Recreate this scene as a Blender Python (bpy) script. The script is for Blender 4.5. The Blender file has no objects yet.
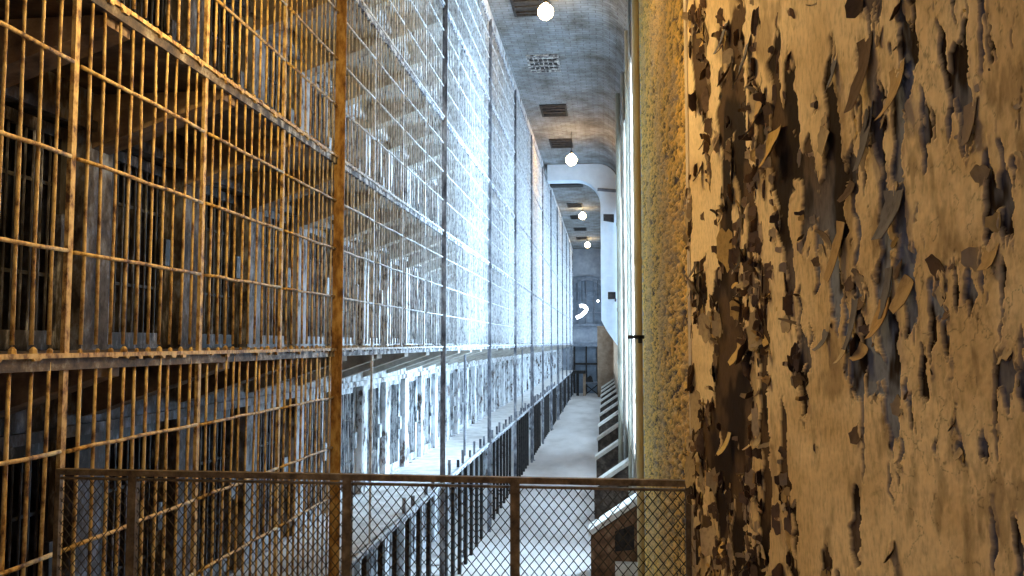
import bpy, bmesh, math, random
import numpy as np
from mathutils import Vector, Matrix
random.seed(7)
C = bpy.context.scene.collection
F = 820.0
YAW = math.atan(93 / F); PITCH = math.atan(55 / F)
A = 3.2                      # cage plane at X = -A
H = 1.6 * A                  # eye height above the floor
CELLX = -4.4                 # plane of the cell fronts
SLAB = [0.0, 2.40, 5.06, 7.36, 9.66, 11.97, 14.27]
CEIL = 14.82
BAY = 1.625
YEND = 84.6
def PY(k): return 4.57 + BAY * k
NB = 49
WB = 0.45                    # near wall plane
WR = 0.80                    # long right wall plane

# ------------------------------------------------------------------ helpers
class MB:
    def __init__(s): s.v = []; s.f = []
    def quadbox(s, p):
        b = len(s.v); s.v += p
        s.f += [(b+0,b+3,b+2,b+1),(b+4,b+5,b+6,b+7),(b+0,b+1,b+5,b+4),(b+1,b+2,b+6,b+5),(b+2,b+3,b+7,b+6),(b+3,b+0,b+4,b+7)]
    def box(s, x0, x1, y0, y1, z0, z1):
        s.quadbox([(x0,y0,z0),(x1,y0,z0),(x1,y1,z0),(x0,y1,z0),(x0,y0,z1),(x1,y0,z1),(x1,y1,z1),(x0,y1,z1)])
        return s
    def tube(s, pts, r, n=6, cap=True):
        pts = [Vector(p) for p in pts]; base = len(s.v); N = len(pts)
        rr = r if isinstance(r, (list, tuple)) else [r] * N
        for i, p in enumerate(pts):
            d = (pts[min(i+1,N-1)] - pts[max(i-1,0)]).normalized()
            up = Vector((0,0,1)) if abs(d.z) < .9 else Vector((1,0,0))
            u = d.cross(up).normalized(); w = u.cross(d)
            for j in range(n):
                t = 2*math.pi*j/n
                q = p + rr[i]*(math.cos(t)*u + math.sin(t)*w)
                s.v.append((q.x,q.y,q.z))
        for i in range(N-1):
            for j in range(n):
                a_ = base+i*n+j; b_ = base+i*n+(j+1)%n
                s.f.append((a_, b_, b_+n, a_+n))
        if cap:
            s.f.append(tuple(base+j for j in range(n)))
            s.f.append(tuple(base+(N-1)*n+j for j in reversed(range(n))))
        return s
    def prism(s, poly, y0, y1, axis='y'):
        b = len(s.v); n = len(poly)
        for yy in (y0, y1):
            for (p, q) in poly:
                s.v.append({'y': (p, yy, q), 'x': (yy, p, q), 'z': (p, q, yy)}[axis])
        s.f.append(tuple(b+i for i in range(n)))
        s.f.append(tuple(b+n+i for i in reversed(range(n))))
        for i in range(n):
            j = (i+1) % n
            s.f.append((b+i, b+n+i, b+n+j, b+j))
        return s
    def lathe(s, prof, c, n=16):
        b = len(s.v); m = len(prof)
        for (r, z) in prof:
            for j in range(n):
                t = 2*math.pi*j/n
                s.v.append((c[0]+r*math.cos(t), c[1]+r*math.sin(t), c[2]+z))
        for i in range(m-1):
            for j in range(n):
                s.f.append((b+i*n+j, b+i*n+(j+1)%n, b+(i+1)*n+(j+1)%n, b+(i+1)*n+j))
        return s
    def build(s, name, mat, parent=None, smooth=False, fix=True, loc=None):
        me = bpy.data.meshes.new(name); me.from_pydata(s.v, [], s.f); me.update()
        if fix:
            bm = bmesh.new(); bm.from_mesh(me)
            bmesh.ops.recalc_face_normals(bm, faces=bm.faces); bm.to_mesh(me); bm.free()
        if smooth: me.polygons.foreach_set('use_smooth', [True]*len(me.polygons))
        me.materials.append(mat)
        o = bpy.data.objects.new(name, me); C.objects.link(o)
        if parent: o.parent = parent
        if loc: o.location = loc
        return o
def tag(o, label=None, cat=None, group=None, kind=None):
    if label: o['label'] = label
    if cat: o['category'] = cat
    if group: o['group'] = group
    if kind: o['kind'] = kind
    return o
def empty(name, loc, label=None, cat=None, group=None):
    o = bpy.data.objects.new(name, None); C.objects.link(o); o.location = loc; o.empty_display_size = .1
    return tag(o, label, cat, group)
def struct(o): o['kind'] = 'structure'; return o
def copy_tree(o, parent=None):
    c = o.copy(); C.objects.link(c); c.parent = parent
    for ch in [x for x in o.children]: copy_tree(ch, c)
    return c
def xy_on_x(px, X):          # distance Y along the corridor at which a point of plane X shows at column px
    d = px - 605
    return X * (830 / d + (.1134 if d > 0 else .1134))
def ydist(py, h, X):          # distance down the corridor of a point h above the eye seen at photo row py
    return (h/math.tan(PITCH + math.atan((288-py)/F)) - math.sin(YAW)*abs(X))/math.cos(YAW)
def zat(py, Y): return H + (343 - py) / 825 * Y

# ------------------------------------------------------------------ materials
def new(name):
    m = bpy.data.materials.new(name); m.use_nodes = True
    nt = m.node_tree; b = nt.nodes['Principled BSDF']
    return m, nt, b
def N(nt, t, **kw):
    n = nt.nodes.new(t)
    for k, v in kw.items(): setattr(n, k, v)
    return n
def ramp(nt, fac, stops):
    r = N(nt, 'ShaderNodeValToRGB')
    e = r.color_ramp.elements
    while len(e) > 1: e.remove(e[-1])
    e[0].position = stops[0][0]; e[0].color = (*stops[0][1], 1)
    for p, c in stops[1:]:
        x = e.new(p); x.color = (*c, 1)
    nt.links.new(fac, r.inputs[0]); return r.outputs[0]
def coords(nt, scale=(1,1,1), world=True):
    if world:
        g = N(nt, 'ShaderNodeNewGeometry'); src = g.outputs['Position']
    else:
        g = N(nt, 'ShaderNodeTexCoord'); src = g.outputs['Object']
    m = N(nt, 'ShaderNodeMapping'); m.inputs['Scale'].default_value = scale
    nt.links.new(src, m.inputs[0]); return m.outputs[0]
def noise(nt, co, scale, detail=5, rough=.6):
    n = N(nt, 'ShaderNodeTexNoise'); n.inputs['Scale'].default_value = scale
    n.inputs['Detail'].default_value = detail; n.inputs['Roughness'].default_value = rough
    nt.links.new(co, n.inputs['Vector']); return n.outputs[0]
def bump(nt, b, fac, strength=.4, dist=.02):
    n = N(nt, 'ShaderNodeBump'); n.inputs['Strength'].default_value = strength; n.inputs['Distance'].default_value = dist
    nt.links.new(fac, n.inputs['Height']); nt.links.new(n.outputs[0], b.inputs['Normal'])
def noisy(name, stops, scale=4, sc=(1,1,1), detail=6, rough=.65, roughness=.75, metal=0, bs=.3, bd=.01):
    m, nt, b = new(name); co = coords(nt, sc)
    f = noise(nt, co, scale, detail, rough)
    nt.links.new(ramp(nt, f, stops), b.inputs['Base Color'])
    b.inputs['Roughness'].default_value = roughness; b.inputs['Metallic'].default_value = metal
    b.inputs['Specular IOR Level'].default_value = .25
    if bs: bump(nt, b, f, bs, bd)
    return m
def emit(name, col, st):
    m, nt, b = new(name)
    b.inputs['Base Color'].default_value = (*col, 1); b.inputs['Emission Color'].default_value = (*col, 1)
    b.inputs['Emission Strength'].default_value = st; return m

M = {}
M['bar_old'] = noisy('bar_paint', [(.36,(.05,.025,.012)),(.47,(.30,.20,.10)),(.56,(.62,.52,.36)),(.8,(.74,.68,.55))], 14, (1,1,.6), bs=.5, bd=.004)
M['rust'] = noisy('rusty_steel', [(.33,(.08,.035,.015)),(.47,(.30,.15,.04)),(.60,(.52,.32,.10)),(.8,(.62,.46,.24))], 9, (1,1,.4), bs=.6, bd=.006)
M['darkpost'] = noisy('dark_steel', [(.35,(.05,.055,.07)),(.52,(.20,.21,.24)),(.68,(.5,.53,.57))], 7, (1,1,.35), bs=.4)
M['ledge'] = noisy('flaking_ledge', [(.38,(.04,.035,.04)),(.50,(.28,.26,.25)),(.60,(.66,.64,.60)),(.8,(.75,.74,.7))], 6, (1,1,1.5), bs=.6)
M['bracket'] = noisy('concrete_bracket', [(.3,(.12,.09,.06)),(.5,(.34,.27,.19)),(.75,(.55,.48,.38))], 3, bs=.4)
M['walk'] = noisy('walkway_concrete', [(.3,(.42,.40,.38)),(.55,(.66,.64,.62)),(.8,(.78,.77,.75))], 2.2, bs=.2)
M['celldoor_old'] = noisy('cell_door_steel', [(.36,(.012,.01,.01)),(.50,(.05,.045,.05)),(.60,(.22,.22,.24)),(.72,(.62,.63,.64))], 11, (1,1,.35), bs=.4)
M['dark'] = noisy('dark_iron', [(.3,(.008,.008,.009)),(.7,(.05,.045,.042))], 8)
M['fence'] = noisy('fence_steel', [(.3,(.05,.035,.022)),(.55,(.17,.12,.07)),(.75,(.32,.24,.14))], 14, roughness=.5, metal=.3)
M['mesh'] = noisy('wire_mesh', [(.3,(.02,.016,.012)),(.55,(.06,.045,.03)),(.75,(.12,.09,.05))], 14, roughness=.5, metal=.3)
M['silver'] = noisy('silver_pipe', [(.3,(.22,.23,.22)),(.55,(.42,.42,.40)),(.72,(.65,.65,.62))], 5, (1,1,.3), roughness=.4, metal=.35)
M['tanpipe'] = noisy('tan_pipe', [(.3,(.46,.31,.12)),(.6,(.62,.45,.2)),(.8,(.72,.56,.3))], 3, (1,1,.2), roughness=.5)
M['greenpipe'] = noisy('green_grey_pipe', [(.3,(.25,.25,.2)),(.6,(.44,.44,.36)),(.8,(.6,.6,.5))], 4, (1,1,.3), roughness=.5)
M['pier'] = noisy('white_plaster', [(.3,(.60,.70,.80)),(.6,(.70,.80,.90)),(.8,(.75,.85,.93))], 2, bs=.15)
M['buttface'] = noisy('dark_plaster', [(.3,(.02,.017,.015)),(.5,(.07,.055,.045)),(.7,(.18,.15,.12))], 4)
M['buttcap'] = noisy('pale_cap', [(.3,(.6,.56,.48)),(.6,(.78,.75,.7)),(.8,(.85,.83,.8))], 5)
M['brownwall'] = noisy('brown_plaster', [(.3,(.25,.17,.11)),(.6,(.42,.31,.22)),(.8,(.5,.4,.3))], 2)
M['endwall'] = noisy('end_wall_paint', [(.3,(.2,.23,.28)),(.55,(.34,.38,.44)),(.8,(.5,.54,.6))], .8)
M['endtrim'] = noisy('end_wall_trim', [(.3,(.10,.12,.15)),(.7,(.22,.25,.3))], 2)
M['bulb'] = emit('warm_bulb', (1,.74,.38), 30)
M['tubeglow'] = emit('white_lamp_tube', (.92,.96,1), 9)
M['pane'] = emit('window_glass', (.62,.8,1), 3.0)
M['endpane'] = noisy('end_window_glass', [(.3,(.07,.09,.12)),(.6,(.15,.19,.24)),(.8,(.3,.36,.42))], .9, roughness=.3, bs=0)

def m_bar():  # warm lamplight near and cool daylight beyond are mixed into the bar colour
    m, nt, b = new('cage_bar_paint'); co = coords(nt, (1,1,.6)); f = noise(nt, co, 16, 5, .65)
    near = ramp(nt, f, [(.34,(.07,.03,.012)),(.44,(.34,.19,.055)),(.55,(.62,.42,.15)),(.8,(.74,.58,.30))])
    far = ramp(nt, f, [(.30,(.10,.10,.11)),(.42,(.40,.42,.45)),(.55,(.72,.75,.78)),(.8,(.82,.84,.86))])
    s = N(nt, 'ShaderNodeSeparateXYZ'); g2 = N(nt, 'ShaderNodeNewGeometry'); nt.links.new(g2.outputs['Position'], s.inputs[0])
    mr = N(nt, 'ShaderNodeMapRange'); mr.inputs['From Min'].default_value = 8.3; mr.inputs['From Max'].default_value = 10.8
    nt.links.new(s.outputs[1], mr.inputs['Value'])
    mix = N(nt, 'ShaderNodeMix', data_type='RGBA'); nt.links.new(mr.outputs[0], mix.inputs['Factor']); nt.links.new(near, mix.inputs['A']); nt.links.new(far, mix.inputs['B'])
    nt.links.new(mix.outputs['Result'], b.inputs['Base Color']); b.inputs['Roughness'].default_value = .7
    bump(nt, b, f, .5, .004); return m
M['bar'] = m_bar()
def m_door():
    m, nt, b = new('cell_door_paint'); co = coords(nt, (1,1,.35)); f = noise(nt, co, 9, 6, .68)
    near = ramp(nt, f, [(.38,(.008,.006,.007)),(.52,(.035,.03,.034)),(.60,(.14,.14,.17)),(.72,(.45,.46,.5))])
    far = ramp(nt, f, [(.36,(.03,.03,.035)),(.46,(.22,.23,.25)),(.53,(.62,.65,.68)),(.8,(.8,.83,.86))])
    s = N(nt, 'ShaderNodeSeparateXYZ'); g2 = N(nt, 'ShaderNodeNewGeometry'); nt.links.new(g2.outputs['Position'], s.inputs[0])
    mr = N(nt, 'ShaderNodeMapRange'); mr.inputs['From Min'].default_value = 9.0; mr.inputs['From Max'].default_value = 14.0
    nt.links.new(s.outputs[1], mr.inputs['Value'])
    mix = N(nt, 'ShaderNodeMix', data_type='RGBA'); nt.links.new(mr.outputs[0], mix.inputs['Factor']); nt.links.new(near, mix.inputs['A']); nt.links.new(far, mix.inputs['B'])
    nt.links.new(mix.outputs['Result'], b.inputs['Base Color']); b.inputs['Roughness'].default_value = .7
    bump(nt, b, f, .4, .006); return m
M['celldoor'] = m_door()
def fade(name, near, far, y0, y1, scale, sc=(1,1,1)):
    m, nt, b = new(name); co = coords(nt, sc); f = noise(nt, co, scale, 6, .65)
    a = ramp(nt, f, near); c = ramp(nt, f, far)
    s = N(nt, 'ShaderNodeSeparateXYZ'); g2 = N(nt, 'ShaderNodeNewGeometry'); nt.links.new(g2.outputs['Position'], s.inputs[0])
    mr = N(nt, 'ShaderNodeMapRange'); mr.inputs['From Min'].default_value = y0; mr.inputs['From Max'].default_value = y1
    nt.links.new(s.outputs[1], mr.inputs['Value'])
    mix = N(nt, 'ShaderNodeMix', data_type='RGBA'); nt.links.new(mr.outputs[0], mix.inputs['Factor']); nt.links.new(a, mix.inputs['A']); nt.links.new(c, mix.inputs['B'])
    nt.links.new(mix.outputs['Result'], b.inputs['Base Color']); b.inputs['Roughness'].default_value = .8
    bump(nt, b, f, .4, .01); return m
M['walkway'] = fade('walkway_concrete_fade', [(.35,(.03,.02,.018)),(.55,(.11,.075,.06)),(.75,(.3,.24,.18))], [(.3,(.42,.40,.38)),(.55,(.66,.64,.62)),(.8,(.78,.77,.75))], 7.5, 11, 3)  # dark brown at the near end, pale concrete further along
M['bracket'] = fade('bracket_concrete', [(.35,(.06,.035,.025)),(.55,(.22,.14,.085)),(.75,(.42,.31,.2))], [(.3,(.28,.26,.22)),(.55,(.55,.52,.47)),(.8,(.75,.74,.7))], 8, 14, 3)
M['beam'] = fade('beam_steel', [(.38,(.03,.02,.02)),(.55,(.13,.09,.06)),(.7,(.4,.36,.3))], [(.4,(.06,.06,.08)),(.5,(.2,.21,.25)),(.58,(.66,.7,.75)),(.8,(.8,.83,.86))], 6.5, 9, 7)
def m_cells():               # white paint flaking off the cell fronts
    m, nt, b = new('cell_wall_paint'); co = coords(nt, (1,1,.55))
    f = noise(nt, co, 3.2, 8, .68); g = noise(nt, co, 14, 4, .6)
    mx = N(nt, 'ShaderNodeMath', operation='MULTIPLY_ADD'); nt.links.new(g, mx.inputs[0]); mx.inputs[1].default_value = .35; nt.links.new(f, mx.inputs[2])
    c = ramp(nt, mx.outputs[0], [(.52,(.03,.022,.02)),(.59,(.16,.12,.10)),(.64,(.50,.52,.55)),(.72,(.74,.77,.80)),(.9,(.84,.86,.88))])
    # shade of the near end put into the colour; scraps of blue paint stay
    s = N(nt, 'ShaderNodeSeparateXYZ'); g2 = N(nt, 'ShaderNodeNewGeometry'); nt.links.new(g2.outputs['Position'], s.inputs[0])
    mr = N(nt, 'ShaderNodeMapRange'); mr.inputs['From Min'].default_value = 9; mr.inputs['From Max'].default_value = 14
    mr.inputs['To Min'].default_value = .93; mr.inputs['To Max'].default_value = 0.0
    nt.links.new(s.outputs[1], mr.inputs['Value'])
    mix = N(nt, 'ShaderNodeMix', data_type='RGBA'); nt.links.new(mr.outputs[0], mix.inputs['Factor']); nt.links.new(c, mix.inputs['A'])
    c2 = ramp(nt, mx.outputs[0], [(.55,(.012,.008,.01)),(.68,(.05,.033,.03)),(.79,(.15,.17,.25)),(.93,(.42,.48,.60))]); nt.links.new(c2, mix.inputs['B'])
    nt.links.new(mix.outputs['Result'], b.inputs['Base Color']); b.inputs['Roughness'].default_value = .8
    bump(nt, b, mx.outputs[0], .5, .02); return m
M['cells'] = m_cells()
def m_ceiling():
    m, nt, b = new('ceiling_brick')
    g = N(nt, 'ShaderNodeNewGeometry'); br = N(nt, 'ShaderNodeTexBrick')
    nt.links.new(g.outputs['Position'], br.inputs['Vector'])
    br.inputs['Scale'].default_value = 1; br.inputs['Brick Width'].default_value = .42; br.inputs['Row Height'].default_value = .17
    br.inputs['Mortar Size'].default_value = .012
    br.inputs['Color1'].default_value = (.42,.44,.45,1); br.inputs['Color2'].default_value = (.32,.34,.36,1); br.inputs['Mortar'].default_value = (.2,.2,.2,1)
    co = coords(nt, (1,.8,1)); f = noise(nt, co, 1.1, 9, .72)
    c = ramp(nt, f, [(.30,(.22,.17,.13)),(.44,(.45,.42,.39)),(.58,(.70,.71,.72)),(.8,(.9,.92,.95))])
    mix = N(nt, 'ShaderNodeMix', data_type='RGBA', blend_type='MULTIPLY'); mix.inputs['Factor'].default_value = 1
    nt.links.new(br.outputs['Color'], mix.inputs['A']); nt.links.new(c, mix.inputs['B'])
    nt.links.new(mix.outputs['Result'], b.inputs['Base Color']); b.inputs['Roughness'].default_value = .85
    bump(nt, b, f, .8, .05); return m
M['ceiling'] = m_ceiling()
def m_floor():
    m, nt, b = new('floor_concrete'); co = coords(nt, (1,.35,1)); f = noise(nt, co, .6, 8, .6)
    nt.links.new(ramp(nt, f, [(.3,(.38,.34,.31)),(.5,(.56,.52,.49)),(.75,(.70,.67,.65))]), b.inputs['Base Color'])
    b.inputs['Roughness'].default_value = .5; b.inputs['Specular IOR Level'].default_value = .35
    bump(nt, b, f, .1); return m
M['floor'] = m_floor()
def m_attr(name, rough=.7, spec=.25, fine=60, bs=.25):
    m, nt, b = new(name)
    at = N(nt, 'ShaderNodeVertexColor', layer_name='paint')
    co = coords(nt, (1,1,.7)); f = noise(nt, co, fine, 4, .6)
    c = ramp(nt, f, [(.3,(.72,.70,.68)),(.5,(1,1,1)),(.75,(1.12,1.12,1.1))])
    mix = N(nt, 'ShaderNodeMix', data_type='RGBA', blend_type='MULTIPLY'); mix.inputs['Factor'].default_value = 1
    nt.links.new(at.outputs['Color'], mix.inputs['A']); nt.links.new(c, mix.inputs['B'])
    nt.links.new(mix.outputs['Result'], b.inputs['Base Color'])
    b.inputs['Roughness'].default_value = rough; b.inputs['Specular IOR Level'].default_value = spec
    bump(nt, b, f, bs, .003); return m
M['flaky'] = m_attr('flaking_paint', 1.0, .03)
M['pebble'] = m_attr('crusted_paint', .8, .15, 25, .6)

# ------------------------------------------------------------------ camera
cam = bpy.data.cameras.new('camera'); cam.sensor_width = 36; cam.lens = 36 * F / 1024; cam.clip_start = .02; cam.clip_end = 300
co_ = bpy.data.objects.new('camera', cam); C.objects.link(co_)
co_.location = (0, 0, H); co_.rotation_euler = (math.pi/2 + PITCH, 0, YAW)
bpy.context.scene.camera = co_

# ------------------------------------------------------------------ numpy noise
def lattice(seed):
    return np.random.RandomState(seed).rand(256, 256)
def vnoise(u, v, L):
    i = np.floor(u).astype(int); j = np.floor(v).astype(int)
    fu = u - i; fv = v - j; fu = fu*fu*(3-2*fu); fv = fv*fv*(3-2*fv)
    a = L[i % 256, j % 256]; b = L[(i+1) % 256, j % 256]; c = L[i % 256, (j+1) % 256]; d = L[(i+1) % 256, (j+1) % 256]
    return (a*(1-fu)+b*fu)*(1-fv) + (c*(1-fu)+d*fu)*fv
def fbm(u, v, seed, oct=5, rough=.55):
    s = 0; amp = 1; tot = 0
    for k in range(oct):
        s = s + amp*vnoise(u*2**k + 17.3*k, v*2**k + 5.1*k, lattice(seed+k)); tot += amp; amp *= rough
    return s/tot
def sstep(x, a, b):
    t = np.clip((x-a)/(b-a), 0, 1); return t*t*(3-2*t)
def grid_mesh(name, P, col, mat, flip=False):
    n, m = P.shape[:2]
    me = bpy.data.meshes.new(name)
    me.vertices.add(n*m); me.vertices.foreach_set('co', P.reshape(-1).astype(np.float32))
    idx = np.arange(n*m).reshape(n, m)
    q = np.stack([idx[:-1,:-1], idx[1:,:-1], idx[1:,1:], idx[:-1,1:]], -1).reshape(-1, 4)
    if flip: q = q[:, ::-1]
    nf = len(q)
    me.loops.add(nf*4); me.loops.foreach_set('vertex_index', q.reshape(-1).astype(np.int32))
    me.polygons.add(nf); me.polygons.foreach_set('loop_start', np.arange(0, nf*4, 4, dtype=np.int32))
    me.polygons.foreach_set('loop_total', np.full(nf, 4, dtype=np.int32))
    me.update(calc_edges=True)
    ca = me.color_attributes.new('paint', 'FLOAT_COLOR', 'POINT')
    c4 = np.ones((n*m, 4), np.float32); c4[:, :3] = col.reshape(-1, 3); ca.data.foreach_set('color', c4.reshape(-1))
    me.materials.append(mat)
    o = bpy.data.objects.new(name, me); C.objects.link(o); return o

# ------------------------------------------------------------------ near wall: thick paint peeling off in curls
def px_of(Y, z):             # photo column and row of a point on the near wall
    x = 605 + 830 / (Y/WB - .1134)
    d = Y*math.cos(YAW) + WB*math.sin(YAW)
    y = 288 - F*np.tan(np.arctan2(z-H, d) - PITCH)
    return x, y
BLOBS = [ # column, row, half width, half height, amount: where the paint has come off
 (915,60,16,120,.34),(880,60,28,90,.16),(905,300,42,100,.26),(905,390,28,50,.24),(860,270,14,70,.12),(850,210,18,60,.18),
 (760,130,34,140,.13),(735,300,26,200,.13),(735,470,26,120,.16),(705,60,10,60,.10),(965,95,10,32,.26),(978,130,13,45,.18),(1003,205,16,28,.30),
 (1015,100,9,130,.26),(1018,385,22,30,.24),(990,440,13,28,.34),(990,500,9,60,.2),(848,484,8,20,.24),(857,510,4,30,.22),(952,540,5,40,.24),
 (838,290,14,60,.14),(830,395,10,26,.24),(785,420,8,90,.13),(765,500,8,80,.12),(1005,505,16,30,.16),(930,570,10,14,.2),
 (830,75,8,80,.12),(838,110,8,40,.2),(815,180,8,60,.14),(800,300,8,60,.12),(955,300,8,70,.12),(822,540,7,40,.18)]
CALM = [(960,480,60,100,.10),(880,490,40,70,.12),(980,290,40,70,.05),(935,250,14,110,.03),(805,480,16,60,.06),(700,300,7,300,.08)]
def bare_field(x, y):
    yy = y + 8*(fbm(x/10, y/18, 41, 2)-.5); xx = x + 9*(fbm(x/11, y/20, 51, 2)-.5)
    n = .5 + 1.35*((fbm(xx/9, yy/74, 11, 5, .52)*.8 + fbm(x/46, y/120, 31, 3)*.2) - .5)
    dens = np.zeros_like(x)
    for bx, by, rx, ry, a in BLOBS: dens += .78*a*np.exp(-(((x-bx)/rx)**2 + ((y-by)/ry)**2))
    for bx, by, rx, ry, a in CALM: dens -= a*np.exp(-(((x-bx)/rx)**2 + ((y-by)/ry)**2))
    dens += .045*sstep(x, 860, 720) - .03 - .05*sstep(x, 915, 955)
    return n + dens
THR = .60
rows = 1050; cols = 430
xs = np.linspace(1075, 690.5, cols); Ys = WB*(830/(xs-605)+.1134)
t = np.linspace(-1, 1, rows); zs = H + 1.75*(.42*t + .58*t**3)
YY, ZZ = np.meshgrid(Ys, zs, indexing='ij')
PXX, PXY = px_of(YY, ZZ)
m = bare_field(PXX, PXY)
bare = sstep(m, THR-.012, THR+.012)
edge = np.exp(-((m-(THR-.035))/.03)**2)*(1-bare)
lift = fbm(PXX/16, PXY/30, 71, 2)
fine = fbm(PXX/5, PXY/7, 81, 4)
thin = .4 + .6*np.clip(YY, .9, 4.5)/2.5
hgt = (1-bare)*(.006 + .0015*fine) + edge*np.clip(lift-.45, 0, 1)*.012*thin + bare*.004*fbm(PXX/6, PXY/40, 91, 4)
tone = fbm(PXX/60, PXY/90, 101, 5); stain = fbm(PXX/14, PXY/60, 111, 4)
cream = np.array([.86,.64,.36]); cream2 = np.array([.70,.49,.25]); grime = np.array([.26,.16,.075])
k1 = sstep(tone, .35, .65)[...,None]; k2 = (sstep(stain, .55, .72)*.55)[...,None]
paint = (cream*k1 + cream2*(1-k1)); paint = paint*(1-k2) + grime*k2
crack = np.exp(-((fbm(PXX/22, PXY/40, 121, 4)-.5)/.006)**2)*sstep(PXX, 840, 930)
paint *= (1-.55*crack)[...,None]
u1 = fbm(PXX/16, PXY/70, 131, 4)
blue = np.exp(-(((PXX-900)/70)**2 + ((PXY-330)/110)**2)) + .5*np.exp(-(((PXX-835)/30)**2 + ((PXY-290)/70)**2)) + .7*np.exp(-(((PXX-915)/14)**2 + ((PXY-100)/70)**2)) + .35*sstep(PXX, 820, 960)
dk = np.array([.03,.018,.012]); bl = np.array([.25,.27,.33]); bn = np.array([.11,.065,.035])
kb = np.clip(blue*1.2*sstep(u1, .38, .56), 0, 1)[...,None]; kn = sstep(u1, .45, .6)[...,None]
under = (dk*(1-kn) + bn*kn)*(1-kb) + bl*kb
col = paint*(1-bare[...,None]) + under*bare[...,None]
P = np.stack([WB - hgt, YY, ZZ], -1)
wn = grid_mesh('wall_near', P, col, M['flaky'], flip=True); struct(wn)
me = wn.data
# curled flakes still hanging on
rng = np.random.RandomState(5)
fv = []; ff = []; fc = []
def flake(Y, z, w, l, ang, th0, kap, cf, cb):
    b = np.array([0, math.cos(ang), math.sin(ang)]); s = np.array([0, -math.sin(ang), math.cos(ang)]); n = np.array([-1., 0, 0])
    np_, nq = 6, 4
    base = np.array([WB-.005, Y, z]); edgej = rng.uniform(-.35, .35, (np_, 2)); wob = rng.uniform(-.12, .12)
    pts = []; pos = base.copy(); th = th0
    for i in range(np_):
        wid = w*(1 - .45*(i/(np_-1))**2)
        for j in range(nq):
            q = (j/(nq-1)-.5)*wid
            if j == 0: q += edgej[i,0]*wid*.35
            if j == nq-1: q += edgej[i,1]*wid*.35
            pts.append(pos + s*q + n*(.25*q*q/w*math.cos(th)) + b*wob*q*(i/(np_-1)))
        step = l/(np_-1)
        pos = pos + step*(math.cos(th)*b + math.sin(th)*n); th += kap/(np_-1)
    for off, c in ((.0006, cf), (-.0006, cb)):
        o = len(fv)
        for p in pts:
            q = p.copy(); q[0] -= off; q[0] = min(q[0], WB-.001); fv.append(q); fc.append(c)
        for i in range(np_-1):
            for j in range(nq-1):
                a = o+i*nq+j; ff.append((a, a+1, a+nq+1, a+nq))
cand = np.argwhere((m > THR-.05) & (m < THR+.05))
wgt = .5 + 4*sstep(PXX, 820, 730)
wsel = wgt[cand[:,0], cand[:,1]]*np.gradient(zs)[cand[:,1]]**.5; wsel /= wsel.sum()
for ci in rng.choice(len(cand), 1500, replace=False, p=wsel):
    i, j = cand[ci]; Y, z = YY[i,j], ZZ[i,j]
    if Y > 4.38: continue
    sc = rng.gamma(2.6, 4.2); ppm = 820/Y
    l = np.clip(sc, 4, 30)/ppm; w = l*rng.uniform(.6, 1.5)
    if Y > 2: l *= .85; w *= 1.1
    r = rng.rand()
    ang = -math.pi/2 + rng.normal(0, .5) if r < .55 else (math.pi/2 + rng.normal(0, .5) if r < .7 else rng.choice([0, math.pi]) + rng.normal(0, .4))
    k = rng.rand(); tilt = rng.uniform(.05, .5)*(1 if Y > 1.8 else .6)
    if Y > 1.7 and rng.rand() < .75:      # chips standing out from the wall on one upright edge
        ang = rng.choice([0, math.pi], p=[.6, .4]) + rng.normal(0, .7); tilt = rng.uniform(.45, 1.25); k = .35 + .65*k
        l = np.clip(rng.gamma(3, .006), .006, .045); w = np.clip(rng.gamma(3, 4.5), 5, 30)/ppm
    cf = np.array([.56,.41,.23])*rng.uniform(.65, 1.1) if k < .6 else np.array([.20,.13,.08])*rng.uniform(.5, 1.2)
    if k > .9: cf = np.array([.62,.40,.14])
    cb = np.array([.10,.065,.04])*rng.uniform(.5, 2.2)
    flake(Y, z, w, l, ang, tilt, rng.uniform(-.2, 1.3), cf, cb)
def big_flake(px, py, w, l, ang, th0, kap, cf, cb):
    Y = WB*(830/(px-605)+.1134); z = zat(py, Y); ppm = 820/Y
    flake(Y, z, w/ppm, l/ppm*.85, ang, th0*.45, kap*.8, np.array(cf), np.array(cb))
tan_ = (.55,.36,.16); gr_ = (.2,.18,.17); br_ = (.16,.1,.06)
for a in [(912,70,40,70,-1.6,.25,.9,tan_,br_),(880,40,44,90,-1.5,.2,.5,br_,br_),(770,95,40,60,-1.7,.4,.8,tan_,gr_),(785,130,60,46,-1.5,.5,.6,(.6,.38,.12),br_),(757,40,34,60,-1.6,.5,.4,gr_,gr_),
          (735,20,30,40,-1.4,.6,.4,gr_,br_),(905,195,50,60,-1.4,.4,.6,gr_,br_),(880,110,30,80,-1.65,.3,.4,(.18,.16,.15),br_),(848,225,26,70,-1.35,.3,.3,(.5,.32,.14),br_),(890,300,40,50,-1.6,.4,.8,(.55,.34,.14),br_),
          (915,280,30,44,-1.2,.5,.5,tan_,br_),(985,110,30,50,-1.6,.25,.3,(.28,.2,.14),br_),(830,330,18,30,-1.5,.5,1.2,gr_,br_),(706,165,26,24,-1.6,.7,.6,gr_,br_),(700,262,30,22,-1.5,.7,.6,(.12,.09,.07),br_),
          (748,250,26,30,-1.5,.5,.8,(.1,.08,.06),br_),(738,60,24,34,-1.6,.6,.8,(.12,.1,.08),br_),(1000,250,36,30,-1.6,.3,.8,tan_,br_),(742,345,26,26,-1.4,.6,.9,(.62,.42,.16),br_),(730,430,24,30,-1.6,.6,.9,(.6,.42,.16),br_),
          (868,345,26,24,-1.3,.6,1.4,tan_,br_),(895,270,20,60,-1.6,.3,.3,gr_,br_),(860,300,18,60,-1.5,.3,.3,gr_,br_),(846,60,18,46,-1.6,.3,.6,gr_,br_)]:
    big_flake(*a)
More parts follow.
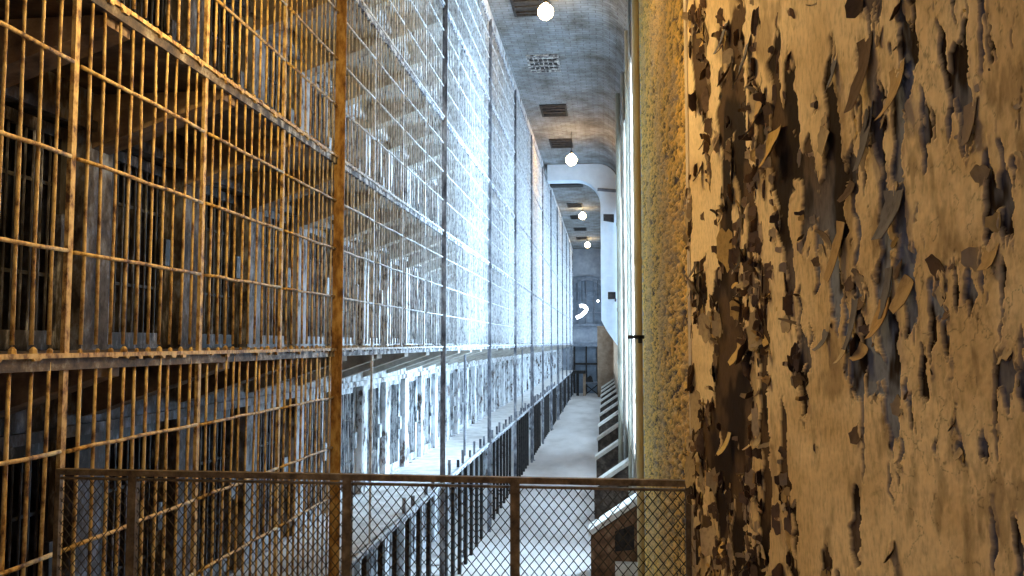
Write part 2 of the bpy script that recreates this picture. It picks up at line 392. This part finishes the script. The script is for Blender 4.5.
fm = bpy.data.meshes.new('paint_curls'); fm.from_pydata([tuple(p) for p in fv], [], ff); fm.update()
ca = fm.color_attributes.new('paint', 'FLOAT_COLOR', 'POINT')
c4 = np.ones((len(fv), 4), np.float32); c4[:, :3] = np.array(fc); ca.data.foreach_set('color', c4.reshape(-1))
fm.polygons.foreach_set('use_smooth', [True]*len(fm.polygons)); fm.materials.append(M['flaky'])
fo = bpy.data.objects.new('paint_curls', fm); C.objects.link(fo); fo.parent = wn; fo['kind'] = 'stuff'
# body of the near pier behind its painted face, with its smooth corner strip
b = MB().box(WB, 1.4, -3, 4.44, 0, CEIL-1.3); struct(b.build('wall_pier', M['brownwall']))
b = MB()
b.prism([(WB-.012, 4.30), (WB+.002, 4.30), (WB+.002, 4.46), (WB-.004, 4.46), (WB-.012, 4.44)], 0, CEIL-1.4, 'z')
struct(b.build('trim_corner', noisy('corner_plaster', [(.35,(.3,.2,.1)),(.5,(.58,.44,.27)),(.8,(.66,.52,.34))], 7, (1,1,.5))))

# ------------------------------------------------------------------ crusted wall beyond it
ny, nz = 360, 760
Yp = 4.46 + (17.0-4.46)*np.linspace(0, 1, ny)**1.0; Zp = np.linspace(0, CEIL-1.0, nz)
YY, ZZ = np.meshgrid(Yp, Zp, indexing='ij')
c1 = fbm(YY/.16, ZZ/.042, 201, 3, .8); c2 = fbm(YY/1.3, ZZ/.8, 211, 4)
hh = .12*np.clip(c1-.40, 0, .4)*(0.6+1.2*c2)
g1 = sstep(c1, .42, .60)[...,None]; g2 = sstep(c2, .4, .62)[...,None]
pc = (np.array([.06,.03,.012])*(1-g1) + np.array([.92,.56,.14])*g1)*(1-.0*g2)
pc = pc*(1-.45*g2) + np.array([.60,.42,.24])*.45*g2
wp = grid_mesh('wall_right', np.stack([WR-hh, YY, ZZ], -1), pc, M['pebble'], flip=True); struct(wp)

# ------------------------------------------------------------------ long right wall with tall windows (seen edge-on)
BY = [18.5 + 5.9*i for i in range(11)]          # buttress places; a window between each pair
rw = MB()
WZ0, WZ1 = 2.4, 12.2
ylast = 17.0
wins = []
for i in range(11):
    c = BY[i] + 2.95
    if c > 83: break
    y0, y1 = c-1.6, c+1.6
    rw.box(WR, WR+.6, ylast, y0, 0, CEIL); rw.box(WR, WR+.6, y0, y1, 0, WZ0); rw.box(WR, WR+.6, y0, y1, WZ1, CEIL)
    wins.append((y0, y1)); ylast = y1
rw.box(WR, WR+.6, ylast, YEND, 0, CEIL); rw.box(WR+.08, WR+.6, 4.46, 17.0, 0, CEIL)
struct(rw.build('wall_window_side', M['brownwall']))
for i, (y0, y1) in enumerate(wins):
    w = MB()
    for yy in (y0, (y0+y1)/2-.04, y1-.08): w.box(WR+.3, WR+.38, yy, yy+.08, WZ0, WZ1)
    for zz in np.linspace(WZ0, WZ1-.08, 7): w.box(WR+.3, WR+.38, y0, y1, zz, zz+.08)
    fr = struct(w.build('window_%d' % (i+1), M['dark']))
    pn = MB().box(WR+.42, WR+.44, y0, y1, WZ0, WZ1).build('pane', M['pane'], fr)
    ld = bpy.data.lights.new('window_daylight', 'AREA'); ld.shape = 'RECTANGLE'; ld.size = y1-y0-.2; ld.size_y = WZ1-WZ0-.4
    ld.energy = [3600, 1150, 540, 800, 420][min(i, 4)]; ld.color = (.53,.77,1)
    turn = [1.02, .8, .35, -.7, 0][min(i, 4)]
    if turn: ld.size = .55
    lo = bpy.data.objects.new('window_daylight', ld); C.objects.link(lo); lo.location = (WR+.28, (y0+y1)/2 + (.9 if turn < 0 else -.9 if turn > 0 else 0), (WZ0+WZ1)/2)
    lo.rotation_euler = (math.pi/2, 0, math.pi/2 + turn)

# ------------------------------------------------------------------ floor, ceiling, end wall
struct(MB().box(-7, 1.4, -3, YEND+.3, -.2, 0).build('floor', M['floor']))
prof = [(-7, CEIL), (-.4, CEIL)] + [(-.4 + 1.2*math.sin(a), CEIL-1.2 + 1.2*math.cos(a)) for a in np.linspace(0.1, math.pi/2, 10)]
cm = MB(); n = len(prof)
cm.v = [(x, -3, z) for x, z in prof] + [(x, YEND+.3, z) for x, z in prof]
cm.f = [(i, i+1, n+i+1, n+i) for i in range(n-1)]
struct(cm.build('ceiling', M['ceiling'], fix=False))
ew = MB().box(-7, 1.4, YEND, YEND+.3, 0, CEIL)
struct(ew.build('wall_end', M['endwall']))
def ring(cx, cz, r0, r1, a0, a1, y0, y1, n=16):
    b = MB()
    ps = [(cx + r1*math.cos(a), cz + r1*math.sin(a)) for a in np.linspace(a0, a1, n)] + [(cx + r0*math.cos(a), cz + r0*math.sin(a)) for a in np.linspace(a1, a0, n)]
    b.prism(ps, y0, y1); return b
ax, az = -1.9, H+4.3
b = ring(ax, az, 2.15, 2.6, 0, math.pi, YEND-.25, YEND-.01)
w_end = struct(b.build('window_end', M['endtrim']))
b = MB()
for i in range(5):
    xx = ax-2.1 + 4.2*(i+.5)/5 - .04; b.box(xx, xx+.08, YEND-.2, YEND-.08, az-2.4, az+math.sqrt(max(0, 2.1**2-(xx-ax)**2)))
for zz in (az-2.4, az-1.2, az, az+1.0): b.box(ax-2.1, ax+2.1, YEND-.2, YEND-.08, zz, zz+.08)
b.build('window_frame', M['endtrim'], w_end)
ps = [(ax-2.15, az-2.4), (ax+2.15, az-2.4)] + [(ax + 2.15*math.cos(a), az + 2.15*math.sin(a)) for a in np.linspace(0, math.pi, 16)]
MB().prism(ps, YEND-.06, YEND-.01).build('pane', M['endpane'], w_end)
struct(MB().box(-4.4, .8, YEND-.5, YEND-.02, H+1.7, H+1.95).build('trim_1', M['endtrim']))
struct(MB().box(-4.4, .8, YEND-.7, YEND-.02, H-.35, H+.05).build('trim_2', M['endtrim']))
b = MB()
b.box(-3.3, -3.05, YEND-.2, YEND-.02, 0, H-.35); b.box(-.85, -.6, YEND-.25, YEND-.02, 0, H-.35); b.box(-3.3, -.6, YEND-.2, YEND-.02, 2.9, 3.1)
b.box(-2.0, -1.85, YEND-.15, YEND-.02, 0, H-.35)
d1 = struct(b.build('door_1', M['dark']))
MB().box(-3.05, -.85, YEND-.05, YEND-.01, 0, H-.4).build('pane', M['endpane'], d1)

# transverse arch on its corbelled pier, and the brown pier near the end
Ya = 44.0
cr = zat(178, Ya); r = 1.3
poly = [(-3.05, CEIL-.02), (-3.05, cr), (-.2-r, cr)] + [(-.2-r + r*math.sin(a), cr-r + r*math.cos(a)) for a in np.linspace(.15, math.pi/2, 9)] + \
       [(-.2, zat(320, Ya)), (0.1, zat(331, Ya)), (WR-.01, zat(349, Ya)), (WR-.01, CEIL-1.3)] + [(-.4 + 1.17*math.sin(a), CEIL-1.2 + 1.17*math.cos(a)) for a in np.linspace(math.pi/2, 0.05, 8)]
struct(MB().prism(poly, Ya, Ya+.9).build('trim_3', M['pier']))
struct(MB().box(-.75, .79, 79.0, 80.0, 0, zat(326, 79)).build('trim_4', M['brownwall']))

# ------------------------------------------------------------------ cell block
wl = MB()
YP0 = 6.67
ks = range(-3, NB)
wc = MB(); wc.box(-6.9, -6.7, -3, YEND, 0, CEIL)
for k in ks:
    yc = YP0 + BAY*k
    wc.box(-6.7, -4.75, yc-.08, yc+.08, 0, SLAB[6])
for t in range(6):
    top = SLAB[t+1]; lint = SLAB[t] + (1.9 if t not in (1,) else 1.97)
    for k in ks:
        yc = YP0 + BAY*k; wl.box(-4.72, CELLX, yc-.18, yc+.18, SLAB[t], lint)
    wl.box(-4.72, CELLX, YP0-BAY*3, YP0+BAY*(NB-1), lint, top)
    wl.box(CELLX+.001, CELLX+.05, YP0-BAY*3, YP0+BAY*(NB-1), lint-.02, lint+.07)      # drip moulding over the doors
    wc.box(-6.7, -4.75, YP0-BAY*3, YP0+BAY*(NB-1), top-.12, top-.01)
wc.box(-6.7, -A-.05, -3, YEND, SLAB[6]+.08, CEIL)
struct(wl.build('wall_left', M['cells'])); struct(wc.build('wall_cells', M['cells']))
# walkways with their brackets
protobr = None
for t in range(1, 7):
    z = SLAB[t]; b = MB(); b.box(CELLX, -A+.0, -1.5, YEND-1.5, z-.07, z)
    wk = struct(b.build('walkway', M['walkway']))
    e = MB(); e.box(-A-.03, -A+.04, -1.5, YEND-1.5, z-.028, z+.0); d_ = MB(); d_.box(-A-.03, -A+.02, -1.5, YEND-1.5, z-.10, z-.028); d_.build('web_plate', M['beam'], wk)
    if t != 1:
        for k in range(-3, 22):
            for j in range(1, 11):
                yb = PY(k) + BAY*j/11 + random.uniform(-.012, .012); q = random.uniform(.7, 1.25)
                if j % 1 == 0: e.lathe([(.001,-.01),(.021*q,0),(.019*q,.022*q),(.008,.034*q),(.001,.036*q)], (-A+random.uniform(0,.012), yb, z-.002), 6)
                if random.random() < .6:
                    h_ = random.uniform(.008, .03); u_ = random.uniform(.015, .045)
                    e.prism([(yb-u_, z-.026), (yb+u_, z-.026), (yb+u_*random.uniform(.1,.8), z-.03-h_), (yb-u_*random.uniform(.1,.8), z-.03-h_*random.uniform(.4,1))], -A+.022, -A+.041, 'x')
    e.build('edge_beam', M['bar'], wk)
    for k in ks:
        yc = YP0 + BAY*k
        if protobr is None:
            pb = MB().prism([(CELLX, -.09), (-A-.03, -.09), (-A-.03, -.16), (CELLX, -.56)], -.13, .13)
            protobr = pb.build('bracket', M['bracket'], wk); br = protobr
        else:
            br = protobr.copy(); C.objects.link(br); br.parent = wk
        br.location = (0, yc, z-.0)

# ------------------------------------------------------------------ names for places along the cage
ORD = ['first','second','third','fourth','fifth','sixth']
TIER = {0: 'under the lowest walkway', 1: 'below the eye-level ledge', 2: 'just above the eye-level ledge', 3: 'second tier above the eye-level ledge', 4: 'third tier above the eye-level ledge', 5: 'topmost tier'}
def place(k):
    if k <= 2: return '%s left of the thick rusty post' % (ORD[2-k])
    if k <= 6: return '%s right of the thick rusty post' % (ORD[k-3])
    if k <= 10: return '%s beyond the tall dark post' % (ORD[k-7])
    return None
# ------------------------------------------------------------------ cage posts and stiles
for k in range(-2, NB):
    y = PY(k)
    if k % 4 == 3:
        z1 = SLAB[6]
        if k == 3:
            o = empty('cage_post', (-A-.02, y, 0), 'thick rusty orange cage post running from floor to frame top', 'post')
            MB().box(-.0, .125, -.01, .012, 0, z1).build('flange', M['rust'], o); MB().box(-.0, .02, .012, .027, 0, z1).build('web', M['rust'], o)
            for zz in SLAB[1:6]: MB().box(-.0, .13, -.018, -.01, zz-.2, zz+.1).build('splice_plate', M['rust'], o)
        else:
            lab = {7: 'tall dark steel cage post, next thick post past the rusty one', 11: 'tall thin cage post, second thick post past the rusty one', 15: 'tall cage post, third thick post past the rusty one'}.get(k)
            o = empty('cage_post', (-A-.02, y, 0), lab or 'tall pale steel cage post far down the bright end of the cage', 'post', None if lab else 'far cage posts')
            MB().box(0, .10, -.01, .012, 0, z1).build('flange', M['darkpost'], o); MB().box(0, .02, .012, .027, 0, z1).build('web', M['darkpost'], o)
    else:
        z0 = SLAB[1] if k < 3 else SLAB[2]
        if k == 4: z0 = SLAB[1]
        kk = k
        lab = None
        if k < 3: lab = 'flat orange-lit cage stile, %s left of the thick rusty post' % ORD[2-k if k < 3 else 0]
        elif k < 7: lab = 'flat cage stile, %s right of the thick rusty post' % ORD[k-4]
        elif k < 11: lab = 'thin flat cage stile, %s beyond the tall dark post' % ORD[k-8]
        w = .045 if k < 3 else .04
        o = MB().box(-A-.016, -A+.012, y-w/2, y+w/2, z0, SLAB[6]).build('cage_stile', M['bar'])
        tag(o, lab or 'thin flat cage stile among many in the far bright stretch', 'stile', None if lab else 'far cage stiles')
# ------------------------------------------------------------------ cage panels
def railz(t): return [.576, 1.152, 1.728] if t > 1 else [.9, 1.47, 2.05]
protos = {}
def panel_parts(ht, rails, root):
    rails_o = []
    for z in rails:
        pts = [(.014, .035+(BAY-.07)*i/6, z+random.uniform(-.006,.006)) for i in range(7)]
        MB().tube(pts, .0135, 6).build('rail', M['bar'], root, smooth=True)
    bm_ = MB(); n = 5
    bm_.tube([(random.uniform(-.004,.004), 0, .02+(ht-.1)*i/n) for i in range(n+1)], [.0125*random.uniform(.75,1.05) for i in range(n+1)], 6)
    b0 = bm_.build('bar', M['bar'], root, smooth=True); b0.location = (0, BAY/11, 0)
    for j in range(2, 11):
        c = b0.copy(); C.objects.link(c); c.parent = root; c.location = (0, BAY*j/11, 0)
        c.rotation_euler = (random.uniform(-.006,.006), random.uniform(-.005,.005), random.uniform(0,6.28))
def far_panel_mesh(ht, rails):
    b = MB()
    for z in rails: b.tube([(.014, .03, z), (.014, BAY-.03, z)], .016, 4)
    for j in range(1, 11): b.tube([(0, BAY*j/11, .02), (0, BAY*j/11, ht-.08)], .0125, 4)
    return b
for t in range(1, 6):
    ht = SLAB[t+1]-SLAB[t]
    for k in range(-2, NB-1):
        if t == 1 and k > 2: continue
        if SLAB[t]-H > .42*PY(k+1)+.5: continue
        pl = place(k); near = k < 14
        if pl:
            lab = 'barred cage grille, %s, %s' % (TIER[t], pl); grp = None
        else:
            lab = 'pale barred cage grille, %s, far bright stretch' % TIER[t]; grp = 'far cage grilles, ' + TIER[t]
        key = (t if t in (1, 4) else 2, near, random.randint(0, 1) if near else 0)
        if key not in protos:
            if near:
                o = empty('cage_grille', (0,0,0)); panel_parts(ht, railz(t), o)
            else:
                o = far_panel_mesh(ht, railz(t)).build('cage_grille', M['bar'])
            protos[key] = o
        else: o = copy_tree(protos[key])
        o.location = (-A, PY(k), SLAB[t]+.03)
        for q in ('group',):
            if q in o: del o[q]
        tag(o, lab, 'cage grille', grp)
# ------------------------------------------------------------------ cell doors
dprotos = {}
def door_near(ht):
    o = empty('cell_door', (0,0,0)); w = BAY-.36
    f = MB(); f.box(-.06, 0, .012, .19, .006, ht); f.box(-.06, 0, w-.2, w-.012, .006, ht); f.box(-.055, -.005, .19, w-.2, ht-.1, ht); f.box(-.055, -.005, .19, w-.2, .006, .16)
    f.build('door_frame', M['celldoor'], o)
    c = MB()
    for z in (.6, 1.35): c.box(-.05, -.03, .19, w-.2, z, z+.03)
    c.build('crossbar', M['dark'], o)
    b0 = MB().tube([(-.03, 0, .14), (-.03, 0, ht-.06)], .012, 6).build('bar', M['celldoor'], o)
    b0.location = (0, .19+(w-.39)/9, 0)
    for j in range(2, 9):
        c = b0.copy(); C.objects.link(c); c.parent = o; c.location = (0, .19+(w-.39)*j/9, 0)
    MB().box(-.0, .05, w-.24, w-.1, .85, 1.12).build('lock_box', M['celldoor'], o)
    return o
def door_far(ht):
    w = BAY-.36; f = MB()
    f.box(-.06, 0, .012, .19, .006, ht); f.box(-.06, 0, w-.2, w-.012, .006, ht); f.box(-.055, -.005, .19, w-.2, ht-.1, ht); f.box(-.055, -.005, .19, w-.2, .006, .16)
    for z in (.98,): f.box(-.05, -.03, .19, w-.2, z, z+.03)
    for j in range(1, 9): y = .19+(w-.39)*j/9; f.box(-.04, -.02, y-.012, y+.012, .14, ht-.06)
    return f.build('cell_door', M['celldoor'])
for t in range(0, 6):
    ht = (1.86 if t != 1 else 1.93)
    for k in range(-2, NB-1):
        yy = YP0 + BAY*k + .18
        if SLAB[t]-H > .36*(yy+BAY)+.5: continue
        if t == 0 and k < 2: continue
        kk = k + 1; pl = place(kk); near = k < 12 and t > 0
        if pl: lab = 'barred cell door, %s, %s' % (TIER[t], pl); grp = None
        else: lab = 'barred cell door, %s, in the far bright stretch' % TIER[t]; grp = 'far cell doors, ' + TIER[t]
        key = (t == 1, near)
        if key not in dprotos: o = dprotos[key] = door_near(ht) if near else door_far(ht)
        else: o = copy_tree(dprotos[key])
        if 'group' in o: del o['group']
        o.location = (CELLX-.10, yy, SLAB[t]); tag(o, lab, 'cell door', grp)
# posts under the lowest walkway and stubs along its edge
pp = None
for k in range(3, NB-1):
    for h_ in (0.0, .5):
        y = PY(k)+BAY*h_
        if k % 4 == 3 and h_ == 0: continue
        if pp is None: pp = MB().box(-.035, .035, -.07, .07, 0, SLAB[1]-.1).build('support_post', M['dark']); o = pp
        else: o = pp.copy(); C.objects.link(o)
        if 'group' in o: del o['group']
        o.location = (-A-.06, y, 0)
        if k < 11:
            lab = 'dark steel support post under the lowest walkway, %s' % place(k)
            if h_: lab = 'dark midway support post under the lowest walkway, %s' % place(k)
            tag(o, lab, 'support post')
        else: tag(o, 'dark steel support post under the far end of the lowest walkway', 'support post', 'far walkway support posts')
sp = None
for k in range(5, 30):
    for h_ in (.25, .62):
        y = PY(k)+BAY*h_; hh_ = random.choice([.16, .24, .3])
        b = MB().box(-A-.06, -A+.0, y-.02, y+.02, SLAB[1], SLAB[1]+hh_)
        o = b.build('railing_stub', M['darkpost']); tag(o, 'short cut-off railing stub along the edge of the lowest walkway', 'stub', 'cut-off railing stubs')
# slim poles standing in the aisle in front of the walkway
for i, (px, y0b) in enumerate([(463,556),(521,470),(532,460),(551,429),(558,419)]):
    Yq = 825*H/(y0b-343); X = (px-605)/(830)*(Yq+.1134*abs(A))+.05; 
    o = MB().tube([(X, Yq, 0), (X, Yq, SLAB[2]-.1)], .03, 8).build('aisle_pole', M['darkpost'])
    MB().lathe([(.0,.03),(.09,.03),(.09,0)], (X, Yq, 0), 10).build('base_plate', M['darkpost'], o)
    tag(o, ['nearest slim dark pole standing in the aisle beside the walkway','second slim dark pole down the aisle beside the walkway','third slim dark pole down the aisle beside the walkway','fourth slim dark pole down the aisle beside the walkway','farthest slim dark pole down the aisle beside the walkway'][i], 'pole')

# ------------------------------------------------------------------ chain-link fence across the aisle
YF = 4.43; ZT = H-.735
fence = empty('chain_link_fence', (-A+.1, YF, ZT-1.1), 'low chain-link fence with dark pipe rails across the aisle in front', 'fence')
def fb(mb, name, mat, **k):
    o = mb.build(name, mat, fence, **k); o.location = Vector((A-.1, -YF, -(ZT-1.1))); return o
xl, xr = xy_on_x(53, 1)*0 + (-A+.08), WB-.012
fb(MB().box(xl, xr, YF-.022, YF+.022, ZT-.014, ZT+.018), 'top_rail', M['fence'])
fb(MB().box(xl, xr, YF-.014, YF+.014, ZT-.040, ZT-.028), 'tension_bar', M['fence'])
fb(MB().box(xl, xr, YF-.018, YF+.018, ZT-1.06, ZT-1.03), 'bottom_rail', M['fence'])
def xat(px):
    tt = math.atan((px-512)/F/1.0) - YAW; return YF*math.tan(tt)
for px in (139, 350, 515):
    x = xat(px); fb(MB().box(x-.024, x+.024, YF-.02, YF+.02, ZT-1.1, ZT), 'post', M['fence'])
for x in (xl+.012, xr-.015): fb(MB().box(x-.014, x+.014, YF-.015, YF+.015, ZT-1.1, ZT), 'post', M['fence'])
ms = MB(); pitch = .052; span = 1.0; zb = ZT-1.04; rad = .0026
x = xl-span
while x < xr:
    for d in (1, -1):
        # wire from bottom to top, clipped to the frame
        a0, a1 = (x, x+span*.82) if d == 1 else (x+span*.82, x)
        t0, t1 = 0., 1.
        for lim, sgn in ((xl, 1), (xr, -1)):
            f0 = sgn*(a0-lim); f1 = sgn*(a1-lim)
            if f0 < 0 and f1 < 0: t0, t1 = 1, 0; break
            if f0 < 0: t0 = max(t0, f0/(f0-f1))
            elif f1 < 0: t1 = min(t1, f0/(f0-f1))
        if t1 > t0+.005:
            p0 = (a0+(a1-a0)*t0, YF+.003*d, zb+span*t0); p1 = (a0+(a1-a0)*t1, YF+.003*d, zb+span*t1)
            ms.tube([p0, p1], rad, 4, cap=False)
    x += pitch
fb(ms, 'wire_mesh', M['mesh'])
struct(MB().box(-A+.0, WB, -2.9, YF+.12, ZT-1.3, ZT-1.1).build('floor_landing', M['walk']))

# ------------------------------------------------------------------ pipes along the right wall
def pipe(px, Y, rpx, mat, lab, collars=()):
    X = (px-605)/830*(Y+.0); rr = rpx/825*Y
    o = empty('vertical_pipe', (X, Y, 0), lab, 'pipe')
    MB().tube([(0,0,0), (0,0,4), (0,0,9), (0,0,CEIL-1.0)], rr, 14).build('pipe_run', mat, o, smooth=True)
    for py in collars:
        z = zat(py, Y); MB().tube([(0,0,z-.06), (0,0,z+.06)], rr*1.22, 14).build('collar', mat, o)
    return o
pt = pipe(638.5, 16.2, 3.6, M['tanpipe'], 'thick tan pipe standing at the end of the crusted wall', (262, 398))
b = MB(); Y = 15.98; z = zat(337, Y)
b.box(-.22, .1, -.12, -.09, z-.035, z+.035); b.box(-.02, .06, -.12, -.05, z-.12, z+.03); b.build('clamp', M['dark'], pt)
pipe(632.0, 20.2, 1.7, M['silver'], 'silver pipe right beside the thick tan pipe', (300, 150))
pipe(628.8, 22.6, 1.9, M['greenpipe'], 'dull green-grey pipe between two silver pipes', ())
pipe(624.5, 26.2, 2.2, M['silver'], 'bright silver pipe left of the green-grey pipe', (252, 120))
pipe(619.5, 28.4, 2.3, M['greenpipe'], 'leftmost dull grey pipe of the wall pipes', (310, 224, 362))
# black fixtures on the pale pier, and the tie rod
Y = 42.8
o = empty('floodlight', ((612-605)/830*Y, Y, zat(296, Y)), 'small black floodlight bracketed beside the white pier', 'floodlight')
MB().box(-.2, .2, -.15, .15, -.16, .2).build('lamp_housing', M['dark'], o); MB().tube([(.1,.1,0),(.2,.6,-.15),(.2,1.2,-.2)], .05, 6).build('mounting_arm', M['dark'], o)
o = empty('loudspeaker', ((608-605)/830*Y, Y, zat(216, Y)), 'small black box hung high on the white pier', 'loudspeaker')
MB().prism([(-.2,-.2),(.35,-.3),(.35,.1),(-.2,.12)], -.15, .15).build('horn', M['dark'], o); MB().tube([(.2,.1,0),(.2,1.2,.0)], .05, 6).build('mounting_arm', M['dark'], o)
o = MB().tube([(-.35, 43.93, zat(188, 43.9)), (.78, 43.93, zat(190, 43.9))], .09, 8).build('tie_rod', M['endtrim']); tag(o, 'thin grey rod crossing the top of the white pier', 'rod')

# ------------------------------------------------------------------ sloped buttresses
labs = ['nearest sloped-top buttress, brown with a dark hollow, behind the fence','second sloped buttress from the fence, pale cap','third sloped buttress from the fence, pale cap','fourth sloped buttress from the fence, pale cap','fifth sloped buttress from the fence, pale cap']
for i, y in enumerate(BY):
    lab = labs[i] if i < 5 else 'small pale-capped sloped buttress far along the right wall'
    o = empty('sloped_buttress', (WR, y, 0), lab, 'buttress', None if i < 5 else 'far sloped buttresses')
    xf = -.35-WR
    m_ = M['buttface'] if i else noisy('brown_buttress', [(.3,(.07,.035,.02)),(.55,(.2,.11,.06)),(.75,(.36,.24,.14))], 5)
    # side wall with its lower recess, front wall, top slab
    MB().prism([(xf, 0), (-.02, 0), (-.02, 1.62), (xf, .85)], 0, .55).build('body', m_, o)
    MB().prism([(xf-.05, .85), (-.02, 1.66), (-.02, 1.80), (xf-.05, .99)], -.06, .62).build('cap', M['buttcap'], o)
    if i == 0:
        MB().prism([(-.62, .55), (-.2, .6), (-.2, 1.15), (-.62, .98)], -.012, .01).build('hollow', M['dark'], o)
        MB().box(-.62, -.1, -.25, 0, 0, .34).build('plinth', M['buttcap'], o)

# ------------------------------------------------------------------ ceiling vents and lamps
XV = -2.05
vl = ['ceiling vent cut off by the top of the frame','pale grid ceiling vent just below the first lamp','dark slatted ceiling vent, third along the ceiling','ceiling vent nearest before the pale arch']
for i, py in enumerate([3, 63, 110, 143, 184, 205, 217, 229, 238]):
    Y = ydist(py, CEIL-H, XV)
    lab = vl[i] if i < 4 else 'small dark ceiling vent beyond the pale arch'
    o = empty('ceiling_vent', (XV, Y, CEIL), lab, 'vent', None if i < 4 else 'far ceiling vents')
    mt = M['ledge'] if i == 1 else M['dark']
    f = MB(); f.box(-.55,.55,-.85,-.76,-.05,0); f.box(-.55,.55,.76,.85,-.05,0); f.box(-.55,-.47,-.76,.76,-.05,0); f.box(.47,.55,-.76,.76,-.05,0); f.build('frame', mt, o)
    MB().box(-.47,.47,-.76,.76,-.012,-.004).build('backing', M['dark'], o)
    for s in range(4):
        yy = -.6+.4*s; MB().box(-.47,.47,yy-.05,yy+.05,-.05,-.012).build('slat', mt, o)
    if i == 1:
        for s in range(5): xx = -.32+.16*s; MB().box(xx-.015,xx+.015,-.76,.76,-.045,-.014).build('cross_slat', mt, o)
Y = Ya+3.0
o = empty('ceiling_duct', (-2.1, Y, CEIL-.5), 'long dark duct crossing the ceiling just past the arch', 'duct')
MB().box(-1.0,.9,-.4,.4,-.15,.15).build('duct_body', M['dark'], o); MB().box(-.9,-.8,-.05,.05,.15,.5).build('hanger', M['dark'], o); MB().box(.7,.8,-.05,.05,.15,.5).build('hanger', M['dark'], o)
LZ = CEIL-.55
ll = ['large glowing warm bulb at the top of the photo','glowing warm bulb hanging just before the pale arch','warm bulb, first beyond the pale arch','farthest warm ceiling bulb']
def lamp(x, y, z, lab, power, r=.16, grp=None, drop=.5, col=(1,.55,.15)):
    o = empty('ceiling_lamp', (x, y, z), lab, 'lamp', grp)
    MB().lathe([(max(.001, r*math.sin(q)), -r*math.cos(q)) for q in np.linspace(0, 2.5, 14)] + [(.06,r*1.1),(.05,r*1.25),(.001,r*1.25)], (0,0,0), 24).build('bulb', M['bulb'], o, smooth=True)
    MB().tube([(0,0,r*1.05),(0,0,r*1.05+.14)], .06, 10).build('socket', M['dark'], o); MB().tube([(0,0,r*1.2),(0,0,drop)], .015, 6).build('cord', M['dark'], o)
    ld = bpy.data.lights.new('bulb_light', 'POINT'); ld.energy = power; ld.color = col; ld.shadow_soft_size = r*1.05
    lo = bpy.data.objects.new('bulb_light', ld); C.objects.link(lo); lo.parent = o; lo.location = (0,0,-.02)
    return o
for i, (px, py, pw) in enumerate([(546,12,420),(572,160,1500),(583,216,380),(588,245,380)]):
    lz = LZ - (.75 if i == 1 else 0); Y = ydist(py, lz-H, 1.6); Y = min(Y, 79)
    lamp((px-605)/830*Y, Y, lz, ll[i], pw, .22 if i == 0 else .26, drop=CEIL-lz, col=(1,.48,.10) if i == 1 else (1,.55,.15))
lamp(-1.35, 5.5, H+2.85, 'added unseen warm bulb low over the landing fence, lighting wall and bars', 1550, .07, drop=CEIL-H-2.85, col=(1,.72,.30))  # unseen lamp, added to light the near wall and cage bars
lamp(-.95, 2.7, H+1.95, 'small added warm bulb, unseen above the frame, brightening the flaking wall', 230, .06, drop=CEIL-H-1.95, col=(1,.72,.34))  # extra unseen lamp, added to lift the closest part of the flaking wall
lamp(-1.0, 11.5, H+5.4, 'added warm bulb beyond the fence, unseen above the frame, lighting the crusted wall', 480, .14, drop=CEIL-H-5.4, col=(1,.70,.28))  # unseen lamp added to warm the crusted wall and upper cage
# glowing curved tube and small bulb by the end wall
Y = 79.5; X = -2.2; z = zat(312, Y)
o = empty('curved_lamp', (X, Y, z), 'glowing white hook-shaped lamp by the far end wall', 'lamp')
pts = [(.42*math.cos(a), 0, .25+.36*math.sin(a)) for a in np.linspace(2.1, -1.2, 12)] + [(-.05,0,-.32),(-.55,0,-.55)]
MB().tube(pts, .16, 8).build('tube', M['tubeglow'], o, smooth=True); MB().tube([(0,0,.95),(0,0,3)], .03, 6).build('cord', M['dark'], o)
o = empty('small_lamp', ((598-605)/830*79, 79.5, zat(301, 79.5)), 'tiny bright bulb beside the white pier at the far end', 'lamp')
MB().lathe([(.001,-.13),(.13,0),(.001,.14)], (0,0,0), 10).build('bulb', M['tubeglow'], o, smooth=True); MB().tube([(0,0,.1),(0,0,2)], .03, 6).build('cord', M['dark'], o)
# things at the far end of the aisle
o = empty('end_platform', (-2.35, 80.6, 0), 'dark raised platform end on two posts beyond the walkway', 'platform')
MB().box(-.75,.45,-.5,.5,2.15,2.45).build('deck', M['dark'], o)
for x in (-.35, .3): MB().box(x-.13,x+.13,-.15,.15,0,2.15).build('leg', M['brownwall'] if x > 0 else M['dark'], o)
o = empty('braced_table', (-1.35, 81.5, 0), 'dark braced table cluttered in front of the far doorway', 'table')
MB().box(-.7,.7,-.4,.4,1.1,1.3).build('tabletop', M['endtrim'], o)
for x in (-.6, .6): MB().box(x-.06,x+.06,-.3,-.18,0,1.1).build('leg', M['dark'], o)
MB().tube([(-.6,-.24,.1),(.6,-.24,1.05)], .06, 6).build('brace', M['dark'], o); MB().tube([(.6,-.24,.1),(-.6,-.24,1.05)], .06, 6).build('brace', M['dark'], o)
o = MB().prism([(-1.9,1.3),(-1.2,1.3),(-1.3,1.75),(-1.5,1.95),(-1.8,1.7)], 81.3, 81.8).build('machine_part', M['dark']); tag(o, 'dark lumpy machine part lying on the braced table', 'machine part')

# ------------------------------------------------------------------ ambient and view
w = bpy.data.worlds.new('world'); w.use_nodes = True; bpy.context.scene.world = w
w.node_tree.nodes['Background'].inputs[0].default_value = (.70,.68,.86,1); w.node_tree.nodes['Background'].inputs[1].default_value = .38
vs = bpy.context.scene.view_settings
vs.view_transform = 'Standard'; vs.look = 'None'; vs.exposure = 0
bpy.context.scene.cycles.max_bounces = 6; bpy.context.scene.cycles.diffuse_bounces = 4
bpy.context.scene.cycles.use_denoising = True
